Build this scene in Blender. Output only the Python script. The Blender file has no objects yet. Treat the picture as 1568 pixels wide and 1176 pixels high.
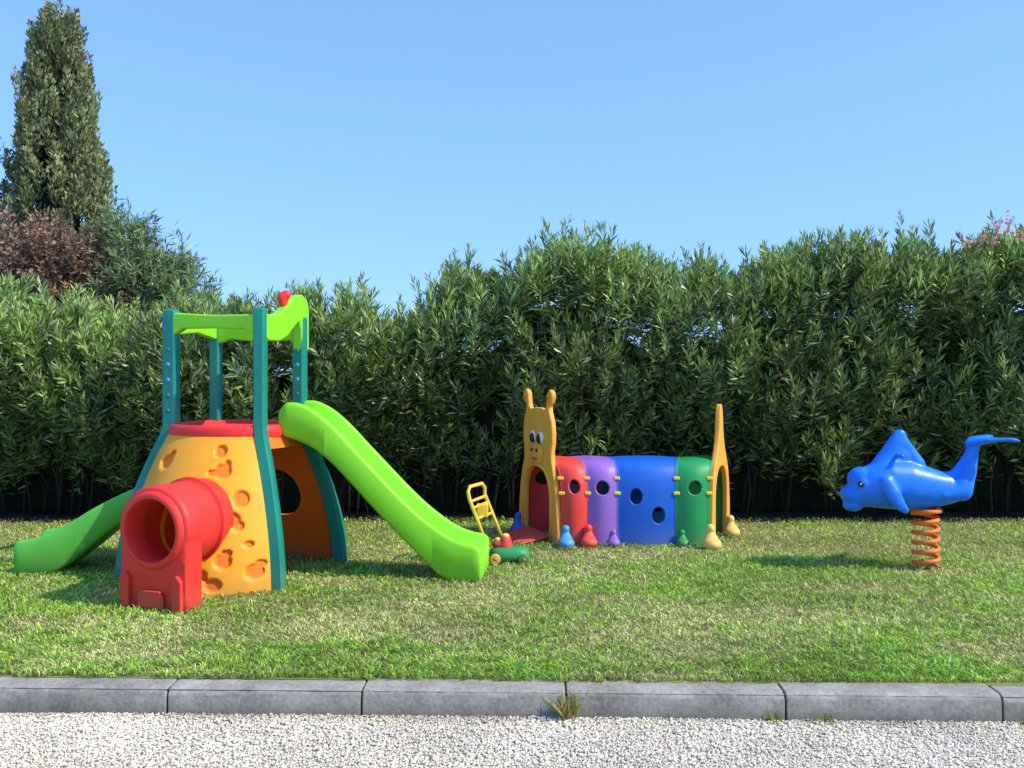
import bpy, bmesh, math, random
import numpy as np
from mathutils import Vector, Matrix
random.seed(3); rng=np.random.default_rng(7)
sc=bpy.context.scene
sc.view_settings.view_transform='Standard'; sc.view_settings.look='None'; sc.view_settings.exposure=0
COL=sc.collection
# ---------------- materials
def nt(name):
    m=bpy.data.materials.new(name); m.use_nodes=True
    return m,m.node_tree,m.node_tree.nodes['Principled BSDF']
def plastic(name,c,rough=.42,var=.12,bump=.12):
    m,t,b=nt(name); b.inputs['Specular IOR Level'].default_value=.35
    n=t.nodes.new('ShaderNodeTexNoise'); n.inputs['Scale'].default_value=5; n.inputs['Detail'].default_value=6
    tc=t.nodes.new('ShaderNodeTexCoord'); t.links.new(tc.outputs['Object'],n.inputs['Vector'])
    mx=t.nodes.new('ShaderNodeMix'); mx.data_type='RGBA'
    mx.inputs['A'].default_value=(*[x*(1-var) for x in c],1)
    mx.inputs['B'].default_value=(*[min(1,x*(1+var)+.012) for x in c],1)
    t.links.new(n.outputs['Fac'],mx.inputs['Factor'])
    ge=t.nodes.new('ShaderNodeNewGeometry'); sp=t.nodes.new('ShaderNodeSeparateXYZ'); t.links.new(ge.outputs['Position'],sp.inputs[0])
    dr=t.nodes.new('ShaderNodeMapRange'); dr.inputs[1].default_value=0; dr.inputs[2].default_value=.2; dr.inputs[3].default_value=.5; dr.inputs[4].default_value=0
    t.links.new(sp.outputs['Z'],dr.inputs[0]); mu=t.nodes.new('ShaderNodeMath'); mu.operation='MULTIPLY'; t.links.new(dr.outputs[0],mu.inputs[0])
    n3=t.nodes.new('ShaderNodeTexNoise'); n3.inputs['Scale'].default_value=14; n3.inputs['Detail'].default_value=8; t.links.new(tc.outputs['Object'],n3.inputs['Vector']); t.links.new(n3.outputs['Fac'],mu.inputs[1])
    m2=t.nodes.new('ShaderNodeMix'); m2.data_type='RGBA'; m2.inputs['B'].default_value=(.25,.2,.12,1)
    t.links.new(mu.outputs[0],m2.inputs['Factor']); t.links.new(mx.outputs['Result'],m2.inputs['A']); t.links.new(m2.outputs['Result'],b.inputs['Base Color'])
    mr=t.nodes.new('ShaderNodeMapRange'); mr.inputs[3].default_value=rough-.08; mr.inputs[4].default_value=rough+.18
    t.links.new(n3.outputs['Fac'],mr.inputs[0]); t.links.new(mr.outputs[0],b.inputs['Roughness'])
    n2=t.nodes.new('ShaderNodeTexNoise'); n2.inputs['Scale'].default_value=140; t.links.new(tc.outputs['Object'],n2.inputs['Vector'])
    bp=t.nodes.new('ShaderNodeBump'); bp.inputs['Strength'].default_value=bump; bp.inputs['Distance'].default_value=.002
    t.links.new(n2.outputs['Fac'],bp.inputs['Height']); t.links.new(bp.outputs['Normal'],b.inputs['Normal'])
    return m
def leafmat(name,rough=.5,transl=.3,spec=.5):
    m,t,b=nt(name)
    a=t.nodes.new('ShaderNodeAttribute'); a.attribute_name='Col'
    t.links.new(a.outputs['Color'],b.inputs['Base Color']); b.inputs['Roughness'].default_value=rough
    b.inputs['Specular IOR Level'].default_value=spec
    tr=t.nodes.new('ShaderNodeBsdfTranslucent'); t.links.new(a.outputs['Color'],tr.inputs['Color'])
    ms=t.nodes.new('ShaderNodeMixShader'); ms.inputs[0].default_value=transl
    o=t.nodes['Material Output']
    t.links.new(b.outputs[0],ms.inputs[1]); t.links.new(tr.outputs[0],ms.inputs[2]); t.links.new(ms.outputs[0],o.inputs['Surface'])
    return m
def groundmat(name,cols,scale,bumps,bscale,rough=.95,vor=False):
    m,t,b=nt(name); b.inputs['Roughness'].default_value=rough; b.inputs['Specular IOR Level'].default_value=.2
    tc=t.nodes.new('ShaderNodeTexCoord')
    n=t.nodes.new('ShaderNodeTexNoise'); n.inputs['Scale'].default_value=scale; n.inputs['Detail'].default_value=10; n.inputs['Roughness'].default_value=.7
    t.links.new(tc.outputs['Object'],n.inputs['Vector'])
    r=t.nodes.new('ShaderNodeValToRGB'); e=r.color_ramp.elements
    e[0].position=.3; e[1].position=.7; e[0].color=(*cols[0],1); e[1].color=(*cols[-1],1)
    for i,c in enumerate(cols[1:-1]):
        x=e.new(.3+.4*(i+1)/(len(cols)-1)); x.color=(*c,1)
    t.links.new(n.outputs['Fac'],r.inputs[0]); t.links.new(r.outputs[0],b.inputs['Base Color'])
    n2=t.nodes.new('ShaderNodeTexVoronoi' if vor else 'ShaderNodeTexNoise'); n2.inputs['Scale'].default_value=bscale
    t.links.new(tc.outputs['Object'],n2.inputs['Vector'])
    bp=t.nodes.new('ShaderNodeBump'); bp.inputs['Strength'].default_value=bumps; bp.inputs['Distance'].default_value=.01
    t.links.new(n2.outputs[0],bp.inputs['Height']); t.links.new(bp.outputs['Normal'],b.inputs['Normal'])
    return m
M=dict(
 lime=plastic('lime_plastic',(.23,.72,.015)), red=plastic('red_plastic',(.85,.035,.025)), cheese=plastic('orange_yellow_plastic',(.97,.38,.016),.5),
 cheese2=plastic('scoop_shade_ear_orange',(.9,.21,.005),.5), orange=plastic('shaded_orange_plastic',(.92,.17,.006)), teal=plastic('teal_plastic',(.006,.22,.16),.36),
 gir=plastic('giraffe_orange_plastic',(.98,.40,.045),.5), yel=plastic('pale_yellow_plastic',(.9,.58,.13),.45), blue=plastic('blue_plastic',(.004,.115,.55)),
 lblue=plastic('light_blue_plastic',(.04,.33,.58)), purple=plastic('purple_plastic',(.28,.13,.5)), green=plastic('green_plastic',(.012,.30,.08)),
 redp=plastic('red_panel_plastic',(.85,.055,.04)), white=plastic('white_plastic',(.8,.8,.76)), black=plastic('black_plastic',(.012,.012,.012)),
 rider=plastic('rider_blue_plastic',(.012,.19,.78),.33,.08), spring=plastic('orange_spring_paint',(.88,.2,.03),.5,.2), lime_shaded=plastic('shaded_lime_plastic',(.11,.5,.05)),
 bark=groundmat('bark',[(.05,.035,.02),(.12,.09,.06)],20,.6,40), yel2=plastic('yellow_plastic',(.88,.55,.05)))
# ---------------- helpers
def empty(name,loc=(0,0,0)):
    e=bpy.data.objects.new(name,None); COL.objects.link(e); e.empty_display_size=.2; return e
def mk(name,vs,fs,mat,parent=None,smooth=False,mats=None,mi=None):
    me=bpy.data.meshes.new(name); me.from_pydata([tuple(v) for v in vs],[],fs)
    for m in (mats or [mat]): me.materials.append(m)
    if mi is not None:
        for p,i in zip(me.polygons,mi): p.material_index=i
    bm=bmesh.new(); bm.from_mesh(me); bmesh.ops.recalc_face_normals(bm,faces=bm.faces); bm.to_mesh(me); bm.free()
    if smooth: me.polygons.foreach_set('use_smooth',[True]*len(me.polygons))
    o=bpy.data.objects.new(name,me); COL.objects.link(o)
    if parent: o.parent=parent
    return o
def bevel(o,w,seg=2):
    b=o.modifiers.new('b','BEVEL'); b.width=w; b.segments=seg; b.limit_method='ANGLE'; b.angle_limit=math.radians(35)
    o.data.polygons.foreach_set('use_smooth',[True]*len(o.data.polygons))
    w2=o.modifiers.new('wn','WEIGHTED_NORMAL'); w2.keep_sharp=False
    return o
def loft(name,rings,mat,parent=None,smooth=True,cap=True):
    n=len(rings[0]); vs=[p for r in rings for p in r]; fs=[]
    for i in range(len(rings)-1):
        for j in range(n):
            a=i*n+j;b=i*n+(j+1)%n; fs.append((a,b,b+n,a+n))
    if cap: fs.append(tuple(range(n))[::-1]); fs.append(tuple(range(len(vs)-n,len(vs))))
    return mk(name,vs,fs,mat,parent,smooth)
def tube(name,pts,r,mat,parent=None,n=10,closed=False):
    pts=[Vector(p) for p in pts]; rings=[]
    prev=None
    for i,p in enumerate(pts):
        t=(pts[min(i+1,len(pts)-1)]-pts[max(i-1,0)]).normalized()
        if prev is None: u=t.orthogonal().normalized()
        else: u=(prev-t*prev.dot(t)).normalized()
        prev=u; w=t.cross(u); rr=r[i] if isinstance(r,(list,tuple)) else r
        rings.append([p+u*rr*math.cos(a)+w*rr*math.sin(a) for a in [2*math.pi*k/n for k in range(n)]])
    return loft(name,rings,mat,parent)
def box(name,c,s,mat,parent=None,rot=None,bv=.008):
    vs=[Vector((x*s[0]/2,y*s[1]/2,z*s[2]/2)) for x in(-1,1) for y in(-1,1) for z in(-1,1)]
    if rot is not None: vs=[rot@v for v in vs]
    vs=[v+Vector(c) for v in vs]
    return bevel(mk(name,vs,[(0,1,3,2),(4,6,7,5),(0,4,5,1),(2,3,7,6),(0,2,6,4),(1,5,7,3)],mat,parent),bv)
def prism(name,poly,org,a,th,mat,parent=None,bv=.01,up=Vector((0,0,1))):
    a=Vector(a).normalized(); nrm=a.cross(up).normalized(); org=Vector(org)
    f=[org+a*x+up*z+nrm*th/2 for x,z in poly]; b=[org+a*x+up*z-nrm*th/2 for x,z in poly]; n=len(poly)
    fs=[tuple(range(n)),tuple(range(n,2*n))[::-1]]+[(i,(i+1)%n,n+(i+1)%n,n+i) for i in range(n)]
    return bevel(mk(name,f+b,fs,mat,parent),bv,3)
def blob(name,balls,mat,parent,voxel=.012,sm=6):
    bm=bmesh.new()
    for c,r in balls:
        r=r if hasattr(r,'__len__') else (r,r,r)
        bmesh.ops.create_icosphere(bm,subdivisions=3,radius=1,matrix=Matrix.Translation(c)@Matrix.Diagonal((*r,1)))
    me=bpy.data.meshes.new(name); bm.to_mesh(me); bm.free(); me.materials.append(mat)
    o=bpy.data.objects.new(name,me); COL.objects.link(o); o.parent=parent
    m=o.modifiers.new('r','REMESH'); m.mode='VOXEL'; m.voxel_size=voxel; m.use_smooth_shade=True
    s=o.modifiers.new('s','SMOOTH'); s.factor=.6; s.iterations=sm
    return o
def chain(pts,k=6):
    out=[]
    for (c0,r0),(c1,r1) in zip(pts[:-1],pts[1:]):
        for i in range(k):
            f=i/k; c=Vector(c0).lerp(Vector(c1),f)
            if hasattr(r0,'__len__'): r=tuple(a*(1-f)+b*f for a,b in zip(r0,r1))
            else: r=r0*(1-f)+r1*f
            out.append((c,r))
    out.append((Vector(pts[-1][0]),pts[-1][1])); return out
def panel(name,P,nu,nv,holes,mats,parent,th=.02,matfun=None):
    S=[[ (i/nu,j/nv) for j in range(nv+1)] for i in range(nu+1)]
    def rho(s,t,h): return math.hypot((s-h[0])/h[2],(t-h[1])/h[3])
    keep=set()
    for i in range(nu):
        for j in range(nv):
            cs,ct=(i+.5)/nu,(j+.5)/nv
            if all(rho(cs,ct,h)>=1 for h in holes): keep.add((i,j))
    for h in holes:
        for i in range(nu+1):
            for j in range(nv+1):
                q=[(a,b) for a in(i-1,i) for b in(j-1,j) if 0<=a<nu and 0<=b<nv]
                ks=[x in keep for x in q]
                s,t=S[i][j]; r=rho(s,t,h)
                if any(ks) and not all(ks) and .5<r<1.6:
                    S[i][j]=(h[0]+(s-h[0])/r,h[1]+(t-h[1])/r)
    vs=[P(*S[i][j]) for i in range(nu+1) for j in range(nv+1)]
    fs=[];mi=[]
    for (i,j) in sorted(keep):
        a=i*(nv+1)+j; fs.append((a,a+nv+1,a+nv+2,a+1)); mi.append(matfun((i+.5)/nu,(j+.5)/nv) if matfun else 0)
    me=bpy.data.meshes.new(name); me.from_pydata(vs,[],fs)
    for m in mats: me.materials.append(m)
    me.polygons.foreach_set('material_index',mi); me.polygons.foreach_set('use_smooth',[True]*len(fs))
    o=bpy.data.objects.new(name,me); COL.objects.link(o); o.parent=parent
    sm=o.modifiers.new('s','SOLIDIFY'); sm.thickness=th; sm.offset=0
    es=o.modifiers.new('e','EDGE_SPLIT'); es.split_angle=math.radians(50)
    return o
def interp(x,xs,ys): return float(np.interp(x,xs,ys))
def npmesh(name,V,F,mat,col=None,smooth=False):
    k=F.shape[1]; me=bpy.data.meshes.new(name)
    me.vertices.add(len(V)); me.vertices.foreach_set('co',V.astype(np.float32).ravel())
    me.loops.add(F.size); me.loops.foreach_set('vertex_index',F.astype(np.int32).ravel())
    me.polygons.add(len(F)); me.polygons.foreach_set('loop_start',(np.arange(len(F))*k).astype(np.int32))
    me.polygons.foreach_set('loop_total',np.full(len(F),k,np.int32))
    me.update(calc_edges=True)
    if col is not None:
        a=me.color_attributes.new('Col','FLOAT_COLOR','POINT')
        a.data.foreach_set('color',np.concatenate([col,np.ones((len(col),1))],1).astype(np.float32).ravel())
    me.materials.append(mat); o=bpy.data.objects.new(name,me); COL.objects.link(o); return o
def norm(v): return v/np.maximum(np.linalg.norm(v,axis=1,keepdims=True),1e-9)
def leaves(name,base,d,L,W,col,mat):
    n=len(base); d=norm(d); r=norm(np.cross(d,norm(rng.normal(size=(n,3))+[0,0,.3])))
    nn=np.cross(r,d); L=L[:,None];W=W[:,None]
    V=np.stack([base,base+d*L*.5+r*W*.5+nn*L*.04,base+d*L-nn*L*.05,base+d*L*.5-r*W*.5+nn*L*.04],1).reshape(-1,3)
    F=np.arange(n*4).reshape(n,4); return npmesh(name,V,F,mat,np.repeat(col,4,0))
_tab=rng.random((64,64,64))
def vn(x,y,s,seed=0):
    x=np.asarray(x)*s+seed*7.3+100; y=np.asarray(y)*s+seed*3.1+100
    xi=np.floor(x).astype(int);yi=np.floor(y).astype(int);fx=x-xi;fy=y-yi;fx=fx*fx*(3-2*fx);fy=fy*fy*(3-2*fy)
    T=_tab[seed%64]; g=lambda a,b:T[a%64,b%64]
    return (g(xi,yi)*(1-fx)+g(xi+1,yi)*fx)*(1-fy)+(g(xi,yi+1)*(1-fx)+g(xi+1,yi+1)*fx)*fy

# ---------------- world, sun, camera
EL=math.radians(43); AZ=math.radians(17)
S=Vector((math.cos(EL)*math.cos(AZ),-math.cos(EL)*math.sin(AZ),math.sin(EL)))
w=bpy.data.worlds.new('World'); sc.world=w; w.use_nodes=True; wt=w.node_tree
sky=wt.nodes.new('ShaderNodeTexSky'); sky.sky_type='NISHITA'; sky.sun_disc=False; sky.sun_elevation=EL
sky.sun_rotation=math.atan2(S.x,S.y); sky.air_density=1.0; sky.dust_density=.6; sky.ozone_density=1.6
gam=wt.nodes.new('ShaderNodeGamma'); gam.inputs[1].default_value=.43; wt.links.new(sky.outputs[0],gam.inputs[0])
mu=wt.nodes.new('ShaderNodeMix'); mu.data_type='RGBA'; mu.blend_type='MULTIPLY'; mu.inputs['Factor'].default_value=1; mu.inputs['B'].default_value=(1.45,2.52,4.6,1)
wt.links.new(gam.outputs[0],mu.inputs['A'])
bg=wt.nodes['Background']; bg.inputs[1].default_value=.15; wt.links.new(mu.outputs['Result'],bg.inputs[0])
sl=bpy.data.lights.new('sun','SUN'); sl.energy=5.0; sl.angle=math.radians(.5); sl.color=(1,.91,.72)
so=bpy.data.objects.new('sun',sl); COL.objects.link(so); so.rotation_euler=S.to_track_quat('Z','Y').to_euler(); so.location=S*30
cd=bpy.data.cameras.new('camera'); co=bpy.data.objects.new('camera',cd); COL.objects.link(co); sc.camera=co
cd.sensor_width=36; cd.lens=36*1400/1568; cd.shift_y=-23/1568; cd.clip_end=3000; cd.clip_start=.05
co.location=(0,0,1.5); co.rotation_euler=(math.pi/2,0,0)

# ---------------- ground, lawn, gravel
KS=-.0263
def ky(x): return 4.42+KS*x
def sheet(name,pts,z,mat): return mk(name,[(x,y,z) for x,y in pts],[tuple(range(len(pts)))],mat)
sheet('ground',[(-900,-900),(900,-900),(900,900),(-900,900)],-.17,groundmat('soil',[(.1,.08,.05),(.18,.15,.1)],1,.3,20))
sheet('gravel_path',[(-60,-30),(60,-30),(60,ky(60)-.1),(-60,ky(-60)-.1)],-.125,groundmat('gravel_mat',[(.6,.53,.42),(.78,.70,.58),(.85,.78,.66)],90,1,110,vor=True))
sheet('lawn',[(-60,ky(-60)-.03),(60,ky(60)-.03),(60,60),(-60,60)],0,groundmat('lawn_mat',[(.12,.17,.03),(.2,.24,.055),(.34,.29,.13)],3.5,.6,120))
sheet('hedge_bed',[(-12,8.95),(12,8.95),(12,10.4),(-12,10.4)],.004,groundmat('shaded_bed_soil',[(.02,.015,.01),(.06,.042,.028)],9,.9,60))  # bare soil bed, hedge shade put into its dark colour
ico=bmesh.new(); bmesh.ops.create_icosphere(ico,subdivisions=1,radius=1); IV=np.array([v.co for v in ico.verts]); IF=np.array([[v.index for v in f.verts] for f in ico.faces]); ico.free()
n=56000; y=rng.uniform(3.45,4.3,n); x=rng.uniform(-3.0,3.0,n); k=y<ky(x)-.165; x=x[k];y=y[k]; n=len(x)
sz=rng.uniform(.0035,.0078,n)*(1+.7*(rng.random(n)<.08)); sc3=np.stack([sz,sz*rng.uniform(.6,1,n),sz*rng.uniform(.45,.75,n)],1)
V=IV[None]*sc3[:,None]*rng.uniform(.8,1.15,(n,12,1)); an=rng.uniform(0,6.28,n); c,s_=np.cos(an)[:,None],np.sin(an)[:,None]
V=np.stack([V[...,0]*c-V[...,1]*s_,V[...,0]*s_+V[...,1]*c,V[...,2]],2)
pile=.010*vn(x,y,3,50)
V+=np.stack([x,y,-.123+rng.uniform(0,.004,n)+pile*.5],1)[:,None]
g=rng.uniform(.66,.92,n); tint=rng.random(n); gc=np.stack([g,g*(.92-.06*tint),g*(.79-.2*tint)],1); dk=rng.random(n)<.07; gc[dk]*=.5
gc*=(.86+.22*vn(x,y,4,53))[:,None]
kerb_dark=np.clip((y-(ky(x)-.26))/.09,0,1)*(vn(x,y,5,51)); gc*=(1-.5*kerb_dark)[:,None]  # pebbles get darker in patches toward the kerb
gm,t_,b_=nt('pebble'); a_=t_.nodes.new('ShaderNodeAttribute'); a_.attribute_name='Col'; t_.links.new(a_.outputs['Color'],b_.inputs['Base Color']); b_.inputs['Roughness'].default_value=.9; b_.inputs['Specular IOR Level'].default_value=.2
npmesh('gravel',V.reshape(-1,3),(IF[None]+12*np.arange(n)[:,None,None]).reshape(-1,3),gm,np.repeat(gc,12,0))
# kerb
kerb=empty('kerb')
km,kt,kb=nt('kerb_concrete'); kb.inputs['Roughness'].default_value=.9; kb.inputs['Specular IOR Level'].default_value=.2
tc=kt.nodes.new('ShaderNodeTexCoord')
def N(sc_,det=10,ro=.7):
    a=kt.nodes.new('ShaderNodeTexNoise'); a.inputs['Scale'].default_value=sc_; a.inputs['Detail'].default_value=det; a.inputs['Roughness'].default_value=ro; kt.links.new(tc.outputs['Object'],a.inputs['Vector']); return a
na=N(3.5); nb=N(45); r=kt.nodes.new('ShaderNodeValToRGB'); e=r.color_ramp.elements; e[0].position=.38;e[0].color=(.19,.175,.145,1);e[1].position=.62;e[1].color=(.46,.425,.36,1)
mm=kt.nodes.new('ShaderNodeMix'); mm.data_type='FLOAT'; mm.inputs['Factor'].default_value=.4; kt.links.new(na.outputs['Fac'],mm.inputs['A']); kt.links.new(nb.outputs['Fac'],mm.inputs['B'])
kt.links.new(mm.outputs['Result'],r.inputs[0])
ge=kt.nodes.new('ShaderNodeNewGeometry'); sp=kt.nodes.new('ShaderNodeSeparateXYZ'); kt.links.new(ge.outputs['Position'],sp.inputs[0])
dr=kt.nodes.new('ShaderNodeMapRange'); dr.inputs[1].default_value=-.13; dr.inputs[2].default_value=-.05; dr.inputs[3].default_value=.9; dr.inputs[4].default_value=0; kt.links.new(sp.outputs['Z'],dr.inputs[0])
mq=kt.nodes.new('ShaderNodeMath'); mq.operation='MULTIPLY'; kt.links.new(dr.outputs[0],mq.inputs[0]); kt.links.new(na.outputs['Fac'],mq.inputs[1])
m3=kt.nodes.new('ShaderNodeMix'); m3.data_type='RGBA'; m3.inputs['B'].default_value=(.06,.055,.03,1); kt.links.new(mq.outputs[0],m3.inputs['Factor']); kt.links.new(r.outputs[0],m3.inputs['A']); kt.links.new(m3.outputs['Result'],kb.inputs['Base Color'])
bp=kt.nodes.new('ShaderNodeBump'); bp.inputs['Strength'].default_value=.6; bp.inputs['Distance'].default_value=.006; kt.links.new(nb.outputs['Fac'],bp.inputs['Height']); kt.links.new(bp.outputs['Normal'],kb.inputs['Normal'])
R=Matrix.Rotation(math.atan(KS),3,'Z')
joints=[-8.8,-7.8,-6.8,-5.8,-4.75,-3.66,-2.62,-1.62,-.70,.255,1.27,2.26,3.25,4.25,5.25,6.25,7.25,8.25]
for i in range(len(joints)-1):
    a,b=joints[i],joints[i+1]; cx=(a+b)/2; wd=b-a-.008
    prof=[(-.165,-.17),(-.16,-.03),(-.145,-.008),(-.12,0.0),(0,0.0),(0,-.17)]
    rings=[]; zz=random.uniform(-.003,.003)
    for xx in np.linspace(-wd/2,wd/2,22):
        rings.append([R@Vector((xx,py+(random.uniform(-.002,.002)),0))+Vector((cx,ky(cx),pz+zz+random.uniform(-.0013,.0013))) for py,pz in prof])
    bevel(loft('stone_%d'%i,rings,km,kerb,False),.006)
sheet('joint_mortar',[(-8.5,ky(-8.5)-.15),(8,ky(8)-.15),(8,ky(8)-.01),(-8.5,ky(-8.5)-.01)],-.012,groundmat('mortar',[(.08,.07,.05),(.16,.14,.10)],30,.5,80)).parent=kerb
# grass blades
def grass(name,n,ymin,ymax,mat):
    uy=rng.random(n); p=-.7; y=(ymin**p+uy*(ymax**p-ymin**p))**(1/p)
    x=rng.uniform(-1,1,n)*(y*.6+.9)
    keep=(y>ky(x)-.012-.02*(vn(x,x*0,6,70)>.6))&~((y>8.8)&(rng.random(n)<(y-8.8)/.35))
    x=x[keep];y=y[keep]; n=len(x)
    patch=.45*vn(x,y,.9,1)+.3*vn(x,y*1.6,2.3,2)+.25*vn(x,y*1.5,6,3)
    dry=np.clip((patch-.47)*5,0,1)*.9
    for (cx,cy,rx,ry) in [(1.5,5.55,.9,.3),(.75,7.3,.8,.35),(2.3,6.2,.6,.2),(3.1,6.7,.35,.2),(-1.,7.6,1.2,.25),(2.6,7.6,1.5,.3),(.9,8.3,2.8,.35),(-3.5,8.1,1.8,.35)]:
        dry=np.maximum(dry,1.15*np.exp(-((x-cx)/rx)**2-((y-cy)/ry)**2))
    dry=np.clip(dry,0,1)*.85
    isdry=rng.random(n)<dry*.75+.07
    br=rng.uniform(.5,1.5,n)*(.8+.4*vn(x,y,1.6,5))*(.75+.5*vn(x,y,22,6))
    gcol=np.stack([.30+.08*rng.random(n),.49+.1*rng.random(n),.06+.03*rng.random(n)],1)
    dcol=np.stack([.60+.12*rng.random(n),.52+.1*rng.random(n),.25+.08*rng.random(n)],1)
    c=np.where(isdry[:,None],dcol,gcol)*br[:,None]
    h=rng.uniform(.014,.038,n)*(1-.35*dry)*(.55+.9*vn(x,y,24,9)); wd=rng.uniform(.004,.009,n)*(y/6)**.5
    an=rng.uniform(0,6.28,n); ln=rng.uniform(.4,1.7,n)*h; la=an+math.pi/2+rng.normal(0,.3,n)
    base=np.stack([x,y,np.zeros(n)+.001],1); dx=np.stack([np.cos(an),np.sin(an),np.zeros(n)],1)*wd[:,None]/2
    mid=base+np.stack([np.cos(la)*ln*.35,np.sin(la)*ln*.35,h*.75],1)
    tip=base+np.stack([np.cos(la)*ln,np.sin(la)*ln,h],1)
    V=np.stack([base-dx*.5,mid+dx,tip,mid-dx],1).reshape(-1,3)
    return npmesh(name,V,np.arange(n*4).reshape(n,4),mat,np.repeat(c,4,0))
gmat=leafmat('grass_mat',.65,.3,.2)
grass('grass',330000,4.37,9.2,gmat)
def weed(name,x,y,z,n,h,dry):
    b=np.stack([x+rng.normal(0,.02,n),y+rng.normal(0,.012,n),np.full(n,z)],1)
    d=np.stack([rng.normal(0,.45,n),rng.normal(-.1,.3,n),np.ones(n)],1)
    isd=rng.random(n)<dry
    c=np.where(isd[:,None],[.6,.42,.17],[.2,.38,.06])*rng.uniform(.6,1.2,(n,1))
    return leaves(name,b,d,rng.uniform(.4,1,n)*h,np.full(n,.007),c,gmat)
weed('weed_tuft',.26,ky(.26)-.18,-.125,120,.18,.65); weed('weed_tuft',1.2,ky(1.2)-.185,-.125,40,.06,.25)
weed('weed_tuft',1.45,ky(1.4)-.185,-.125,30,.05,.6); weed('weed_tuft',2.35,ky(2.3)-.19,-.125,40,.05,.6)
for i in range(9):
    xx=random.uniform(-3,3); weed('weed_tuft',xx,ky(xx)-.18,-.125,random.randint(5,12),random.uniform(.02,.035),.5)

# ---------------- hedge
hx=[-12,-5.6,-5.2,-4.6,-4.1,-3.4,-2.9,-2.3,-2.0,-1.7,-1.35,-1.2,-.95,-.6,-.35,-.05,.2,.5,.85,1.15,1.5,1.75,2.05,2.4,2.7,3.05,3.4,3.75,4.15,4.5,4.9,5.3,12]
hz=[2.3,2.38,2.4,2.12,2.05,2.1,2.12,2.2,2.28,2.25,2.06,1.96,2.18,2.46,2.33,2.6,2.84,2.92,2.88,2.6,2.46,2.4,2.56,2.6,2.88,2.68,2.8,2.7,2.84,2.76,2.97,2.88,2.85]
H=lambda x: np.interp(x,hx,hz)
def shoots(base,axis,Ls,per,Lleaf,bright):
    n=len(base); axis=norm(axis); t=(np.arange(per)+.5)/per
    t=np.clip(t[None]+rng.uniform(-.02,.02,(n,per)),0,1)
    b=base[:,None]+axis[:,None]*(t*Ls[:,None])[...,None]
    out=rng.normal(size=(n,per,3)); out-= (out*axis[:,None]).sum(2,keepdims=True)*axis[:,None]; out/=np.linalg.norm(out,axis=2,keepdims=True)
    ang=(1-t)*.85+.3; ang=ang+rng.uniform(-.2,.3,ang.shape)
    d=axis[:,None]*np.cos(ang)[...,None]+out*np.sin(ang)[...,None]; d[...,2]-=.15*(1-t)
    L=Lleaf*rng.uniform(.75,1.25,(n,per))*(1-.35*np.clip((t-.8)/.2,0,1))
    br=(bright[:,None]*rng.uniform(.4,1.6,(n,per))*(.65+.6*t))  # leaves darken toward the shoot base, inner shade painted into their colour
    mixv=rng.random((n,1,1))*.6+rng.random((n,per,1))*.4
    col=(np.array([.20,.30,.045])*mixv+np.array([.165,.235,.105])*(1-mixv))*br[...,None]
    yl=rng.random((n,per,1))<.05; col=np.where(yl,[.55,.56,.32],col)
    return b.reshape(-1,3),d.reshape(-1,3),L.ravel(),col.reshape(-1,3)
XL,XR=-8.2,8.2
def yf(x,z): return 8.98+.75*(vn(x,z*.7,.9,11)-.5)+.7*(vn(x,z*.8,2.4,12)-.5)+.06*np.clip(z-1.4,0,2)+.38*np.clip(1.1-z,0,1.1)
n=4700; x=rng.uniform(XL,XR,n); z=.2+rng.uniform(0,1,n)**.9*(H(x)-.66); y=yf(x,z)+rng.uniform(-.05,.4,n)
gap=vn(x,z*.7,2.7,24)*.6+vn(x,z,6,25)*.4; keep=(gap>.40)|(rng.random(n)<.25); x=x[keep];y=y[keep];z=z[keep];n=len(x)
lump=vn(x,z,1.8,20)
B1=np.stack([x,y,z],1); A1=np.stack([rng.normal(0,.3,n),rng.normal(-.45,.3,n),np.ones(n)],1)
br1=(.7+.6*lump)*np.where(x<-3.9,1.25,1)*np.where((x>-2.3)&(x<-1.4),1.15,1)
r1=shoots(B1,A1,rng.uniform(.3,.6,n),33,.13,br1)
n=2700; x=rng.uniform(XL,XR,n); dy=rng.random(n); y=8.95+dy*1.1
lz=.46*(vn(x,y*.6,3.2,30)-.55)+.24*(vn(x,y,8,31)-.5)
tipz=H(x)-.30*(np.abs(dy-.45)*2)**2+lz; Ls=rng.uniform(.35,.65,n); spike=rng.random(n)<.12; tipz+=spike*rng.uniform(.05,.24,n)
B2=np.stack([x,y,tipz-Ls],1); A2=np.stack([rng.normal(0,.17,n),rng.normal(-.1,.2,n),np.ones(n)],1)
br2=(1.1+.6*vn(x,y,2,33))*np.where(x<-3.9,1.25,1)  # top shoots coloured brighter than the front ones, painted sunlight
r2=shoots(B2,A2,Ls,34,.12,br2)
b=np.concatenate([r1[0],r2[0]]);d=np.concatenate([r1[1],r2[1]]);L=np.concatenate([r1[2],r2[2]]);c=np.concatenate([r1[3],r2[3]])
hedge=empty('oleander_hedge')
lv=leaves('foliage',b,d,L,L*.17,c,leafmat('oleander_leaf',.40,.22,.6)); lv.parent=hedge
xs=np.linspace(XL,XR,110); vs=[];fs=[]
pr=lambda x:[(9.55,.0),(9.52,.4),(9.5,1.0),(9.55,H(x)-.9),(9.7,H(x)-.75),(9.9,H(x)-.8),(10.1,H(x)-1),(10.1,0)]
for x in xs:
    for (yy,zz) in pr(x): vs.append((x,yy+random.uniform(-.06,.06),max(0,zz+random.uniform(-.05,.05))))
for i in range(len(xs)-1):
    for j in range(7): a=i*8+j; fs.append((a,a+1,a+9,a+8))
mk('dark_backing',vs,fs,groundmat('hedge_core',[(.006,.009,.003),(.022,.028,.011)],12,1,40),hedge)  # added solid backing that blocks light, dark colour standing in for shade
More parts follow.
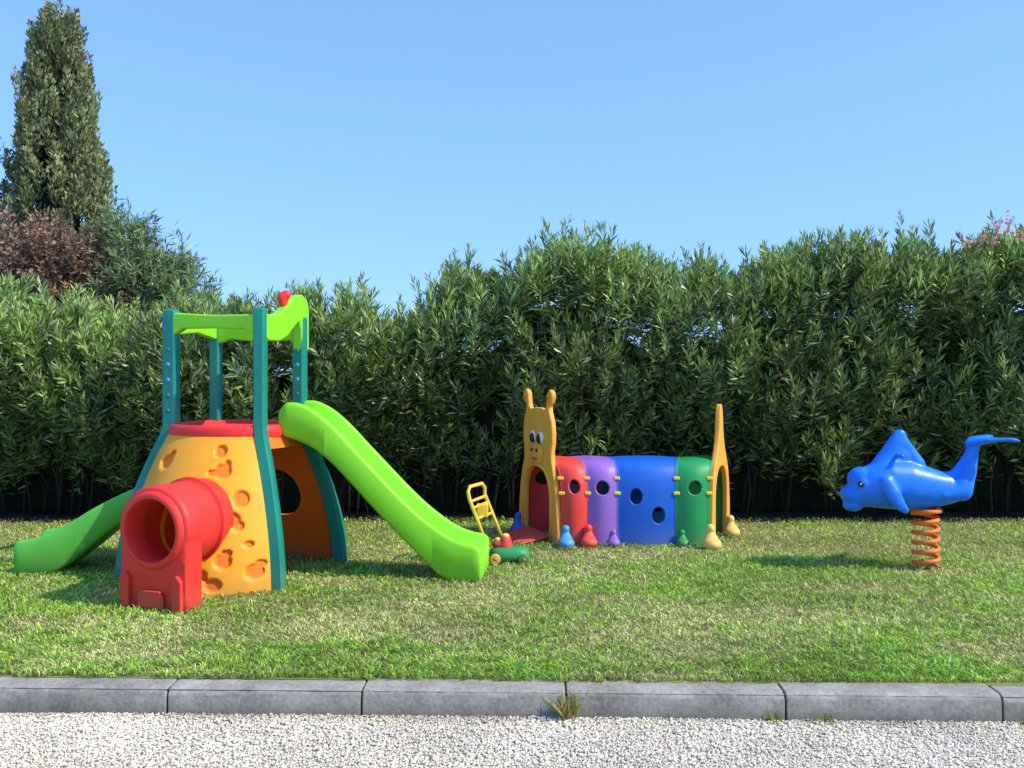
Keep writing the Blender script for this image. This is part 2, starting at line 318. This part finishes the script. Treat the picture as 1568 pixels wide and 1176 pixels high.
stemm=groundmat('shaded_bark',[(.02,.015,.01),(.06,.045,.03)],20,.6,40)  # bark darkened so the stems carry painted shade under the hedge
for i in range(170):
    x=random.uniform(XL,XR); y=random.uniform(9.15,9.5); h=random.uniform(.5,.9)
    tube('stem_%d'%i,[(x,y,0),(x+random.uniform(-.05,.05),y,h*.5),(x+random.uniform(-.15,.15),y-.05,h)],[.014,.011,.006],stemm,hedge,5)
def blossoms(cs,nm):
    n=len(cs)*26; cc=np.repeat(np.array(cs),26,0)+rng.normal(0,.045,(n,3))
    o=leaves(nm,cc,rng.normal(size=(n,3)),np.full(n,.035),np.full(n,.03),np.array([.85,.36,.36])*rng.uniform(.7,1.2,(n,1)),leafmat('petal',.6,.3)); o.parent=hedge
blossoms([(4.75,9.0,2.82),(4.85,8.95,2.9),(4.62,9.0,2.78),(5.0,9.0,2.84),(4.9,9.1,2.97),(4.45,9.0,2.74)],'blossoms')

# ---------------- background trees
def conifer(name,X,Y,Ht,prof,ntuft,per,col,seed=0):
    e=empty(name)
    tube('trunk',[(X,Y,-.1),(X,Y,Ht*.4),(X,Y,Ht*.97)],[.16,.1,.02],M['bark'],e,8)
    f=rng.random(ntuft); z=f*Ht; rr=np.interp(f,[p[0] for p in prof],[p[1] for p in prof])
    a=rng.uniform(0,6.28,ntuft); rad=rr*(.62+.36*rng.random(ntuft))*(.66+.68*vn(a*1.3,z,1.5,40+seed))
    T=np.stack([X+rad*np.cos(a),Y+rad*np.sin(a),z-.15],1)
    tl=rng.uniform(.3,.75,ntuft); tw=rng.uniform(.07,.15,ntuft)*(.6+.4*rr/.8); tb=rng.uniform(.55,1.5,ntuft)
    t=rng.random((ntuft,per)); off=rng.normal(size=(ntuft,per,3))*[1,1,0]; off/=np.linalg.norm(off,axis=2,keepdims=True)
    w_=(tw[:,None]*np.sin(np.pi*np.clip(t*.85+.12,0,1)))[...,None]
    lean=np.stack([np.cos(a)*.25,np.sin(a)*.25,np.ones(ntuft)],1)
    b=T[:,None]+lean[:,None]*(t*tl[:,None])[...,None]+off*w_*rng.uniform(.5,1,(ntuft,per,1))
    d=off*.55+np.array([0,0,1.])+rng.normal(0,.25,off.shape)
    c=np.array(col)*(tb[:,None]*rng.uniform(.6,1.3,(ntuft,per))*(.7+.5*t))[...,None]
    m=ntuft*per
    o=leaves('foliage',b.reshape(-1,3),d.reshape(-1,3),rng.uniform(.06,.12,m),np.full(m,.038),c.reshape(-1,3),leafmat('conifer_leaf',.7,.15,.2)); o.parent=e
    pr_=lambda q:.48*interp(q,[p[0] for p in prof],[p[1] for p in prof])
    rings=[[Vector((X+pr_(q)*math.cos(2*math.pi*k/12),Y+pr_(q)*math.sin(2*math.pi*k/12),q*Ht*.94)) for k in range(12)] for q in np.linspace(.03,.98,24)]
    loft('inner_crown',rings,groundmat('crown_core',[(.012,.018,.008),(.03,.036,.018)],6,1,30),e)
prof=[(0,.5),(.1,.75),(.35,.84),(.5,.83),(.62,.72),(.75,.57),(.87,.44),(.95,.33),(1,.08)]
conifer('cypress_tree',-7.95,16,7.4,prof,850,90,(.23,.26,.115),0)
conifer('cypress_tree',-9.75,16,6.0,prof,700,60,(.19,.22,.10),3)
def bush(name,X,Y,Z0,lobes,n,col,LL,WW,up=.5):
    e=empty(name)
    for i,(lx,lz,r) in enumerate(lobes):
        tube('branch_%d'%i,[(X,Y,0),(X+(lx-X)*.3,Y,lz*.5),(lx,Y,lz)],[.07,.045,.012],M['bark'],e,6)
    w=np.array([l[2]**2 for l in lobes])
    nt_=n//22; ti=rng.choice(len(lobes),nt_,p=w/w.sum()); tl=np.array(lobes)[ti]
    dr=norm(rng.normal(size=(nt_,3))); rad=tl[:,2]*rng.random(nt_)**.4
    tc=np.stack([tl[:,0],np.full(nt_,Y),tl[:,1]],1)+dr*rad[:,None]
    ax=norm(dr+[0,0,up]); L0=rng.uniform(.15,.4,nt_)
    t=rng.random((nt_,22)); b=tc[:,None]+ax[:,None]*(t*L0[:,None])[...,None]; d=ax[:,None]*.8+rng.normal(0,.6,(nt_,22,3))
    tb=rng.uniform(.6,1.4,(nt_,1)); c=np.array(col)*(tb*rng.uniform(.6,1.3,(nt_,22)))[...,None]
    m=nt_*22
    o=leaves('foliage',b.reshape(-1,3),d.reshape(-1,3),rng.uniform(.7,1.3,m)*LL,np.full(m,WW),c.reshape(-1,3),leafmat('bush_leaf',.65,.25,.2)); o.parent=e
bush('purple_leaf_plum_tree',-6.1,12,0,[(-6.2,2.7,.6),(-5.65,2.4,.55),(-6.5,2.2,.7),(-5.3,2.05,.5),(-6.1,2.95,.4),(-6.6,2.9,.45),(-5.6,2.85,.35)],23000,(.34,.22,.15),.075,.03)
bush('pine_tree',-4.9,12.2,0,[(-5.2,3.15,.26),(-5.1,2.85,.34),(-4.95,2.5,.5),(-4.55,2.7,.24),(-4.45,2.4,.4),(-5.15,2.3,.5),(-5.25,3.4,.1),(-4.4,2.95,.1)],13000,(.26,.36,.16),.14,.02,.9)
bush('olive_tree',-5.0,10.9,0,[(-5.3,1.7,.5),(-4.6,1.8,.4),(-3.9,1.75,.4),(-3.2,1.75,.35)],8000,(.34,.42,.1),.09,.02,.7)

# ---------------- climber with slide
cl=empty('playground_climber')
F0=Vector((-1.585,6.18,0));R0=Vector((-1.34,7.12,0));L0=Vector((-2.75,6.5,0));B0=Vector((-2.5,7.4,0)); CC=(F0+R0+L0+B0)/4
def kz(z): return 1-.4*min(1,max(0,z/1.06))**1.8
def post(p0,z): return CC+(p0-CC)*kz(z)+Vector((0,0,z))
def postmesh(nm,p0,top,wa,wb,adir):
    a=Vector(adir).normalized(); b=a.cross(Vector((0,0,1)))
    rings=[]
    for z in list(np.linspace(0,1.1,16))+[1.3,1.5,1.7,top-.03,top-.008,top]:
        c=post(p0,z); k=1 if z<top-.02 else (.9 if z<top-.001 else .6)
        wk=1.25-.25*min(1,z/1.0)
        rr=[]
        for (u,v) in [(-1,-.6),(-.7,-1),(.7,-1),(1,-.6),(1,.6),(.7,1),(-.7,1),(-1,.6)]:
            rr.append(c+a*u*wa/2*k*wk+b*v*wb/2*k)
        rings.append(rr)
    o=loft(nm,rings,M['teal'],cl); m=o.modifiers.new('e','EDGE_SPLIT'); m.split_angle=math.radians(40)
    if nm in('post_left','post_right'):
        for z in (1.2,1.31,1.42,1.53,1.64):
            c=post(p0,z)
            for sg in(-1,1):
                tube(nm+'_socket',[c+b*sg*(wb/2-.004),c+b*sg*(wb/2+.005)],.017,M['lblue'] if z in(1.42,1.53) else M['teal'],cl,10)
    return o
def fl(v): return Vector((v.x,v.y,0))
dFL=(L0-F0).normalized()
nFL=Vector((dFL.y,-dFL.x,0)); 
if nFL.y>0: nFL=-nFL
postmesh('post_front',F0,1.93,.085,.10,(1,-.05,0)); postmesh('post_left',L0,1.93,.115,.08,(1,-.25,0)); postmesh('post_back',B0,1.84,.085,.08,(1,-.2,0)); postmesh('post_right',R0,1.9,.1,.08,(1,-.3,0))
def wallP(pa,pb,nrm,b0,b1,zt=1.04):
    def P(s,t):
        z=t*zt; k=(kz(z)-.6)/.4
        return post(pa,z).lerp(post(pb,z),s)+nrm*(b1+(b0-b1)*k)*(4*s*(1-s))**.75
    return P
PFL0=wallP(L0,F0,nFL,.36,.12)
# round grip scoops, each with a smaller one biting into its edge
dimples=[(.70,.93,.042),(.735,.80,.052),(.765,.84,.03),(.22,.85,.052),(.25,.9,.03),(.86,.62,.05),(.80,.49,.058),(.85,.45,.035),(.785,.23,.05),(.80,.28,.03),(.92,.15,.048),(.945,.20,.028),(.74,.08,.048),(.69,.14,.034),(.9,.33,.026),(.12,.6,.055),(.1,.3,.055),(.66,.79,.026)]
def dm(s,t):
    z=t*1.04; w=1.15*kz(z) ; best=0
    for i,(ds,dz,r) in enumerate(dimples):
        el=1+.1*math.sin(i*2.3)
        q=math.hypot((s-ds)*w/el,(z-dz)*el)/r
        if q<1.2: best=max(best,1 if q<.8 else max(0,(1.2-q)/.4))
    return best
def PFL(s,t):
    p=PFL0(s,t); dd=dm(s,t)
    return p-nFL*.026*(dd*dd*(3-2*dd))
panel('cheese_wall',PFL,170,150,[(.61,.5/1.04,.2,.22)],[M['cheese'],M['cheese2']],cl,.014,matfun=lambda s,t:1 if dm(s,t)>.5 else 0)  # scoop faces take a darker orange, their shade painted into the wall colour
def nrm_of(a,b):
    d=(b-a).normalized(); n=Vector((d.y,-d.x,0)); m=(a+b)/2-CC
    return n if n.dot(m)>0 else -n
nRB=nrm_of(R0,B0); nLB=nrm_of(L0,B0); nFR=nrm_of(F0,R0)
panel('back_wall',wallP(R0,B0,nRB,.14,.06),60,60,[(.44,.50,.17,.18)],[M['orange']],cl,.02)  # back, side and lintel orange is deepened, shade put into the colour
panel('side_wall',wallP(L0,B0,nLB,.1,.05),50,50,[(.5,.7,.26,.2),(.5,.12,.22,.25)],[M['orange']],cl,.02)
PF=wallP(F0,R0,nFR,.06,.05)
panel('lintel',lambda s,t:PF(s,.9+.1*t),30,4,[],[M['orange']],cl,.02)
def rimring(off,z):
    out=[]
    for (a,b,n_,bb) in [(L0,F0,nFL,.13),(F0,R0,nFR,.07),(R0,B0,nRB,.07),(B0,L0,nLB,.07)]:
        for i in range(12):
            s=i/12; p=post(a,z).lerp(post(b,z),s)+n_*bb*(4*s*(1-s))**.75
            c=Vector((CC.x,CC.y,z)); out.append(c+(p-c)*(1+off))
    return out
rr=[]
for off,z in [(-.06,1.0),(.0,1.0),(.035,1.01),(.05,1.035),(.05,1.07),(.03,1.095),(0,1.103),(-.1,1.10),(-.12,1.075)]:
    r=rimring(off,1.05); rr.append([Vector((p.x,p.y,z)) for p in r])
loft('deck',rr,M['red'],cl)
def rail(nm,pa,pb,prof_top,prof_bot,th=.05):
    a=(pb-pa); L=a.length; d=a.normalized()
    poly=[(x*L,z) for x,z in prof_top]+[(x*L,z) for x,z in reversed(prof_bot)]
    prism(nm,poly,Vector((pa.x,pa.y,0)),d,th,M['lime'],cl,.014)
tF,tL,tB,tR=[post(p,1.5) for p in (F0,L0,B0,R0)]
rail('rail_front',fl(tL),fl(tF),[(-.05,1.86),(0,1.905),(.08,1.905),(.5,1.885),(.9,1.885),(1.02,1.89)],[(-.05,1.70),(.04,1.70),(.07,1.75),(.16,1.79),(.5,1.79),(.85,1.78),(1.02,1.72)],.07)
rail('rail_back',fl(tB),fl(tR),[(-.04,1.84),(.1,1.85),(.5,1.83),(.9,1.84),(1.03,1.85)],[(-.04,1.66),(.06,1.70),(.2,1.73),(.5,1.71),(.9,1.72),(1.03,1.7)],.06)
rail('rail_left',fl(tL),fl(tB),[(-.04,1.88),(.5,1.86),(1.03,1.86)],[(-.04,1.74),(.5,1.77),(1.03,1.72)],.06)
rail('rail_right',fl(tF),fl(tR),[(0,1.90),(.15,1.885),(.35,1.90),(.5,1.94),(.62,2.00),(.78,2.05),(.95,2.065),(1.08,2.03),(1.13,1.95)],[(0,1.72),(.1,1.70),(.35,1.70),(.55,1.74),(.75,1.82),(.86,1.86),(.92,1.80),(.93,1.64),(1.13,1.64)],.08)
pk=tF.lerp(tR,.55); blob('knob',chain([((pk.x,pk.y+.02,1.97),.035),((pk.x-.01,pk.y+.02,2.03),.042),((pk.x+.02,pk.y+.02,2.05),.035)]),M['red'],cl,.01)
# red crawl tunnel
up=Vector((0,0,1))
Wp=Vector((-2.125,6.10,.5)); nm_=Vector((-.36,-.933,0)).normalized(); Mp=Vector((-2.215,5.70,.5)); side=Vector((0,0,1)).cross(nm_).normalized()
def ringc(c,r,n=40): return [c+side*r*math.cos(2*math.pi*k/n)+up*r*math.sin(2*math.pi*k/n) for k in range(n)]
rings=[]
ax=(Wp-Mp)
for f,r in [(1.25,.262),(.95,.265),(.93,.285),(.86,.285),(.84,.265),(.5,.262),(.22,.262),(.2,.262)]: rings.append(ringc(Mp+ax*f,r))
for f,r in [(.2,.225),(.6,.235),(1.25,.235)]: rings.append(ringc(Mp+ax*f,r))
n=40; vs=[p for r in rings for p in r]; fs=[(i*n+j,i*n+(j+1)%n,(i+1)*n+(j+1)%n,(i+1)*n+j) for i in range(len(rings)-1) for j in range(n)]
o=mk('crawl_tube',vs,fs,M['red'],cl,True); m=o.modifiers.new('e','EDGE_SPLIT'); m.split_angle=math.radians(40)
def outl(th):
    c,s=math.cos(th),math.sin(th)
    R_=.275
    if s>=-.15: return R_
    wx=.262; best=.495/(-s)
    if abs(c)>1e-6 and abs(c)*best>wx: best=wx/abs(c)
    return max(R_*.98,best)
N_=96
def ringplate(dlist):
    nn=N_; layers=[]
    for dep,osc,kind in dlist:
        L_=[]
        for k in range(nn):
            th=2*math.pi*k/nn; r=outl(th)*osc if kind=='o' else osc
            p=Mp+nm_*dep+side*r*math.cos(th)+up*r*math.sin(th)
            if p.z<.0: p.z=0.0
            L_.append(p)
        layers.append(L_)
    vs=[p for l in layers for p in l]; q=len(layers); fs=[]
    for i in range(q):
        for j in range(nn):
            a=i*nn+j; b=i*nn+(j+1)%nn; c=((i+1)%q)*nn+(j+1)%nn; d=((i+1)%q)*nn+j; fs.append((a,b,c,d))
    return mk('tunnel_mouth',vs,fs,M['red'],cl,True)
o=ringplate([(-.10,1,'o'),(.0,1,'o'),(.02,.985,'o'),(.034,.95,'o'),(.036,.245,'i'),(.055,.235,'i'),(.066,.22,'i'),(.062,.2,'i'),(.03,.188,'i'),(-.1,.2,'i')])
m=o.modifiers.new('e','EDGE_SPLIT'); m.split_angle=math.radians(55)
prism('mouth_rib_left',[(-.24,.0),(-.24,.2),(-.2,.24),(-.17,.2),(-.17,0)],fl(Mp)+nm_*.05,side,.03,M['red'],cl,.008)
prism('mouth_rib_right',[(.17,.0),(.17,.2),(.2,.24),(.24,.2),(.24,0)],fl(Mp)+nm_*.05,side,.03,M['red'],cl,.008)
prism('mouth_sill',[(-.1,.02),(-.1,.1),(-.07,.13),(.07,.13),(.1,.1),(.1,.02)],fl(Mp)+nm_*.05,side,.02,M['red'],cl,.008)
# slides
def slide(nm,path,d,mat,width,wt=.045):
    d=Vector(d).normalized(); sd=Vector((0,0,1)).cross(d).normalized(); rings=[]
    D=np.array([p[1:] for p in path[1]],float); xs=[p[0] for p in path[1]]; o=Vector(path[0])
    for x in np.linspace(xs[0],xs[-1],60):
        tz,bz,fz,ws=[sum(interp(x+dx,xs,D[:,k]) for dx in(-.05,-.025,0,.025,.05))/5 if .08<x<xs[-1]-.1 else interp(x,xs,D[:,k]) for k in range(4)]
        w=width*ws/2; c=o+d*x
        sec=[(-w+.03,bz),(-w,bz+.03),(-w-.008,tz-.03),(-w+.004,tz),(-w+wt-.004,tz),(-w+wt+.008,tz-.025),(-w+wt+.03,fz+.02),(-w+wt+.07,fz),(w-wt-.07,fz),(w-wt-.03,fz+.02),(w-wt-.008,tz-.025),(w-wt+.004,tz),(w-.004,tz),(w+.008,tz-.03),(w,bz+.03),(w-.03,bz)]
        rings.append([Vector((c.x,c.y,0))+sd*a+up*z for a,z in sec])
    o_=loft(nm,rings,mat,cl); e=o_.modifiers.new('b','BEVEL'); e.width=.012; e.segments=2; e.limit_method='ANGLE'; e.angle_limit=math.radians(50)
    return o_
main=[(0,1.20,1.02,1.10,.9),(.06,1.26,1.01,1.10,1),(.14,1.265,.99,1.09,1),(.28,1.20,.92,1.04,1),(.42,1.08,.80,.92,1),(.56,.93,.65,.76,1),(.72,.765,.48,.59,1),(.88,.60,.32,.43,1),(1.02,.47,.18,.30,1),(1.14,.38,.06,.21,1),(1.22,.325,.0,.17,1.03),(1.34,.275,0,.145,1.07),(1.44,.26,0,.14,1.1),(1.47,.23,.01,.13,1.08)]
slide('slide_chute',((-1.66,6.78,0),main),(1,-.09,0),M['lime'],.47)
small=[(0,.66,.46,.56,1),(.12,.62,.42,.50,1),(.27,.55,.32,.42,1),(.42,.47,.2,.33,1),(.55,.385,.09,.24,1),(.68,.31,.0,.18,1.03),(.8,.27,0,.15,1.06),(.92,.255,0,.14,1.08),(.95,.23,.01,.13,1.06)]
slide('small_slide_chute',((-2.68,6.93,0),small),(-1,-.07,0),M['lime_shaded'],.46)  # same lime as the main slide, darkened to paint it in shade

# ---------------- giraffe play tunnel
pt=empty('giraffe_play_tunnel')
yn,yfar=7.78,8.42
nx=[.425,.645,.895,1.395,1.67]; fx=[.12,.45,.83,1.55,1.96]
def sect(i0,f,th):
    xn=nx[i0]*(1-f)+nx[i0+1]*f; xf=fx[i0]*(1-f)+fx[i0+1]*f
    a=math.pi*th; c=math.cos(a); s=math.sin(a); q=.42
    cx=math.copysign(abs(c)**q,c); sz_=s**q
    bul=.04*math.sin(math.pi*f); kx=(1-cx)/2
    z=.70*sz_*(1+bul*.4)
    yy=yn+(yfar-yn)*kx-(bul*cx)
    return Vector((xn*(1-kx)+xf*kx,yy,z))
pm=[M['redp'],M['purple'],M['blue'],M['green']]; pn=['red_section','purple_section','blue_section','green_section']
def th_for(z):
    lo,hi=0,.5
    for _ in range(40):
        m=(lo+hi)/2
        if sect(1,.5,m).z<z: lo=m
        else: hi=m
    return lo
tab=[]; tot=0; prev=None
for i in range(4001):
    p=sect(1,.5,i/4000); 
    if prev is not None: tot+=math.hypot(p.y-prev.y,p.z-prev.z)
    tab.append(tot); prev=p
tab=[t/tot for t in tab]; gr=[i/4000 for i in range(4001)]
thp=lambda t: float(np.interp(t,tab,gr))
tfor=lambda z: float(np.interp(th_for(z),gr,tab))
hl=[[(.5,tfor(.5),.26,.036)],[(.5,tfor(.49),.28,.036)],[(.30,tfor(.42),.13,.04),(.70,tfor(.26),.14,.042)],[(.55,tfor(.49),.25,.036)]]
for i in range(4):
    h=list(hl[i])+[(q[0],1-q[1],q[2],q[3]) for q in hl[i]]
    panel(pn[i],(lambda i:lambda s,t:sect(i,.03+.94*s,thp(t)))(i),34,150,h,[pm[i]],pt,.022)
    for (s0,t0,rs,rt) in hl[i]:
        pts=[sect(i,.03+.94*(s0+rs*math.cos(a)),thp(t0+rt*math.sin(a))) for a in np.linspace(0,2*math.pi,29)]
        tube(pn[i]+'_rim',pts,.012,pm[i],pt,8)
    for e in(.02,.98):
        pts=[sect(i,e,thp(t)) for t in np.linspace(0,1,60)]; tube(pn[i]+'_flange',pts,.016,pm[i],pt,8)
for i,f in [(0,.0),(1,.0),(2,0),(3,0),(3,1)]:
    p=sect(i,f,th_for(.45)); box('clip',p+Vector((0,-.018,0)),(.055,.03,.03),M['yel2'],pt)
    p=sect(i,f,.2); box('clip',p+Vector((0,-.01,.008)),(.055,.04,.03),M['yel2'],pt)
def foot(x,y,mat,s=1.0):
    blob('foot',chain([((x,y+.01,.15*s),.03*s),((x,y+.005,.11*s),.036*s),((x,y-.015,.06*s),(.06*s))],4)+[(Vector((x,y,.155*s)),(.036*s,)*3),(Vector((x,y-.045*s,.045*s)),(.074*s,.085*s,.052*s))],mat,pt,.008,3)
foot(.645,7.72,M['redp'],1.0);foot(.86,7.75,M['purple'],.75);foot(1.44,7.74,M['green'],.75);foot(.45,7.68,M['lblue'],1.0)
foot(1.655,7.62,M['yel'],1.1);foot(1.96,8.2,M['yel'],1.0); foot(.06,8.4,M['blue'],1.0)
def archinner(w,h,n=14): return [(w*math.copysign(abs(math.cos(a))**.8,math.cos(a)),h-.28+.28*math.sin(a)) for a in np.linspace(0,math.pi,n)]
headout=[(.37,0),(.375,.1),(.36,.3),(.335,.48),(.30,.6),(.262,.7),(.255,.78),(.275,.86),(.28,.95),(.262,1.05),(.22,1.13),(.215,1.18)]
ear=[(.25,1.2),(.275,1.25),(.268,1.30),(.225,1.325),(.185,1.29),(.18,1.24),(.165,1.17),(.13,1.145),(.06,1.16)]
half=headout+ear
outer=half+[(-x,z) for x,z in reversed(half)]
inner=[(-.25,0)]+[(-x,z) for x,z in archinner(.25,.64)]+[(.25,0)]
hd=Vector((nx[0]-fx[0],yn-yfar,0)).normalized(); hc=Vector(((nx[0]+fx[0])/2-.03,(yn+yfar)/2,0))
hn=-Vector((0,0,1)).cross(hd); 
if hn.x>0: hn=-hn
prism('giraffe_head',outer+inner,hc,hd,.05,M['gir'],pt,.014)
tube('arch_trim',[hc+hd*x+up*z+hn*.028 for x,z in [(-.27,0)]+[(-x*1.09,z+.015) for x,z in archinner(.25,.64)]+[(.27,0)]],.016,M['gir'],pt,8)
def disc(nm,a,z,ra,rz,off,mat):
    bm=bmesh.new(); bmesh.ops.create_uvsphere(bm,u_segments=20,v_segments=12,radius=1)
    for v in bm.verts:
        x,y,q=v.co; v.co=hc+hd*(a+x*ra)+up*(z+q*rz)+hn*(.025+off+y*.022)
    me=bpy.data.meshes.new(nm); bm.to_mesh(me); bm.free(); me.materials.append(mat); me.polygons.foreach_set('use_smooth',[True]*len(me.polygons))
    o=bpy.data.objects.new(nm,me); COL.objects.link(o); o.parent=pt
disc('snout',0,.755,.13,.095,.006,M['gir'])
for sx in(-1,1):
    disc('eye',sx*.075,.90,.048,.052,.0,M['white']); disc('pupil',sx*.066,.89,.034,.044,.012,M['black']); disc('nostril',sx*.045,.785,.018,.02,.016,M['black'])
    disc('ear_inner',sx*.225,1.26,.026,.03,.0,M['cheese2'])
disc('mouth',0,.71,.06,.014,.016,M['redp'])
tg=[(.0,.07),(.06,.10),(.16,.07),(.28,.03),(.33,.012)]
rings=[]
for dd,z in tg:
    w=.24-.02*dd; c=hc+hn*(dd)
    rings.append([c+hd*w*math.cos(a)*1.0+up*max(0,(z*.5+z*.5*math.sin(a))) for a in np.linspace(0,2*math.pi,20,endpoint=False)])
loft('tongue_ramp',rings,M['redp'],pt)
td=Vector((fx[4]-nx[4],yfar-yn,0)).normalized(); tcn=Vector(((nx[4]+fx[4])/2+.02,(yn+yfar)/2,0))
th_=[(.36,0),(.37,.1),(.36,.3),(.33,.48),(.29,.60),(.22,.70),(.15,.79),(.10,.88),(.075,.97),(.06,1.06),(.04,1.14),(.015,1.19)]
prism('tail_panel',th_+[(-x,z) for x,z in reversed(th_)]+inner,tcn,td,.05,M['gir'],pt,.014)

# ---------------- toy lawn mower
mw=empty('toy_lawn_mower')
a0,b0=Vector((-.20,7.0,.17)),Vector((-.085,7.18,.19)); a1,b1=Vector((-.325,7.0,.50)),Vector((-.215,7.18,.52))
tube('handle',[a0,a0.lerp(a1,.5),a1,a1+Vector((-.012,.005,.06)),a1+Vector((.0,.03,.095)),b1+Vector((-.02,-.03,.085)),b1+Vector((0,0,.05)),b1,b0.lerp(b1,.5),b0],.014,M['yel2'],mw,10)
for f in(.55,.8,.95): tube('crossbar',[a0.lerp(a1,f),b0.lerp(b1,f)],.012,M['yel2'],mw,8)
box('control_box',a0.lerp(a1,.68).lerp(b0.lerp(b1,.68),.5),(.09,.07,.1),M['yel2'],mw)
rings=[]
cx,cy=-.02,7.1
for z,r in [(.03,1.0),(.06,1.06),(.09,1.0),(.115,.82),(.125,.5)]:
    rings.append([Vector((cx+.15*r*math.copysign(abs(math.cos(a))**.7,math.cos(a)),cy+.1*r*math.copysign(abs(math.sin(a))**.7,math.sin(a)),z)) for a in np.linspace(0,2*math.pi,28,endpoint=False)])
loft('deck_housing',rings,M['green'],mw)
blob('engine',chain([((cx-.03,cy,.13),.055),((cx-.03,cy,.17),.045)],3)+[(Vector((cx-.08,cy,.14)),(.06,.04,.035))],M['redp'],mw,.008,3)
blob('engine_cap',[(Vector((cx-.03,cy,.205)),(.032,.032,.02)),(Vector((cx-.09,cy,.175)),(.03,.025,.02))],M['yel'],mw,.007,3)
for sx in(-1,1):
    for sy in(-1,1):
        c=Vector((cx+sx*.11,cy+sy*.105,.042)); tube('wheel',[c-Vector((0,.014,0)),c-Vector((0,.012,0)),c+Vector((0,.014,0))],[.034,.042,.042],M['green'] if sx>0 else M['yel2'],mw,20)
        tube('hub',[c+Vector((0,sy*.012,0)),c+Vector((0,sy*.02,0))],.015,M['redp'],mw,12)

# ---------------- spring rider
sr=empty('dolphin_spring_rider'); Yr=6.84
q=lambda X,Z,dy=0:(X,Yr+dy,Z)
body=chain([(q(2.55,.535),(.075,.09,.07)),(q(2.62,.59),(.115,.13,.12)),(q(2.70,.625),(.14,.155,.16)),(q(2.80,.645),(.16,.17,.19)),(q(2.93,.635),(.17,.165,.19)),(q(3.06,.615),(.155,.145,.165)),(q(3.18,.605),(.13,.12,.135)),(q(3.28,.61),(.11,.095,.115)),(q(3.345,.65),(.095,.075,.115)),(q(3.395,.73),(.08,.055,.10)),(q(3.43,.83),(.055,.045,.07)),(q(3.45,.92),(.04,.06,.04))],6)
body+=[(Vector(q(2.61,.68)),(.1,.1,.09)),(Vector(q(2.54,.565)),(.085,.10,.065)),(Vector(q(2.55,.485)),(.075,.08,.05))]
# dorsal fin
body+=chain([(q(2.80,.76),(.13,.08,.08)),(q(2.85,.86),(.105,.055,.07)),(q(2.885,.95),(.075,.045,.06)),(q(2.90,1.015),(.05,.03,.035))],6)
body+=chain([(q(2.92,.96),(.045,.04,.05)),(q(2.96,.88),(.06,.045,.06)),(q(3.02,.79),(.07,.06,.06))],6)
body+=[(Vector(q(2.90,.84)),(.12,.06,.09))]
for sy in(-1,1):
    body+=chain([(q(3.44,.945,0),(.055,.06,.024)),(q(3.53,.975,sy*.09),(.075,.06,.019)),(q(3.64,.985,sy*.16),(.05,.04,.015)),(q(3.68,.975,sy*.19),(.025,.02,.011))],6)
    body+=chain([(q(2.74,.66,sy*.15),(.055,.04,.06)),(q(2.78,.58,sy*.185),(.055,.03,.06)),(q(2.82,.51,sy*.20),(.045,.022,.045)),(q(2.86,.47,sy*.20),(.03,.016,.025))],5)
    body+=[(Vector(q(2.60,.65,sy*.085)),(.045,.045,.045))]
    body+=chain([(q(3.2,.57,sy*.07),(.09,.06,.05)),(q(3.33,.60,sy*.08),(.08,.045,.08)),(q(3.39,.72,sy*.06),(.05,.03,.09))],4)
blob('body',body,M['rider'],sr,.011,5)
for sy in(-1,1):
    for nm,r,dx,mt in (('eye',.022,0,M['black']),('eye_glint',.006,-.008,M['white'])):
        bm=bmesh.new(); bmesh.ops.create_uvsphere(bm,u_segments=16,v_segments=10,radius=r,matrix=Matrix.Translation(q(2.565+dx,.655,sy*(.118+(.02 if nm!='eye' else 0)))))
        me=bpy.data.meshes.new(nm); bm.to_mesh(me); bm.free(); me.materials.append(mt); me.polygons.foreach_set('use_smooth',[True]*len(me.polygons)); o=bpy.data.objects.new(nm,me); COL.objects.link(o); o.parent=sr
tube('hand_grip',[q(2.86,.86,-.15),q(2.86,.86,.15)],.014,M['rider'],sr,12)
sx_=3.10; pts=[]
for i in range(0,6*24+1):
    f=i/(6*24); a=2*math.pi*6*f; pts.append((sx_+.088*math.cos(a)-.01*f,Yr+.088*math.sin(a),.02+.44*f))
tube('coil_spring',pts,.0165,M['spring'],sr,10)
rg=lambda r,z,n=28:[Vector((sx_+r*math.cos(2*math.pi*k/n),Yr+r*math.sin(2*math.pi*k/n),z)) for k in range(n)]
loft('top_plate',[rg(.1,.43),rg(.11,.435),rg(.11,.455),rg(.09,.46)],M['spring'],sr)
loft('base_plate',[rg(.11,-.02),rg(.11,.004),rg(.10,.008)],M['bark'],sr)
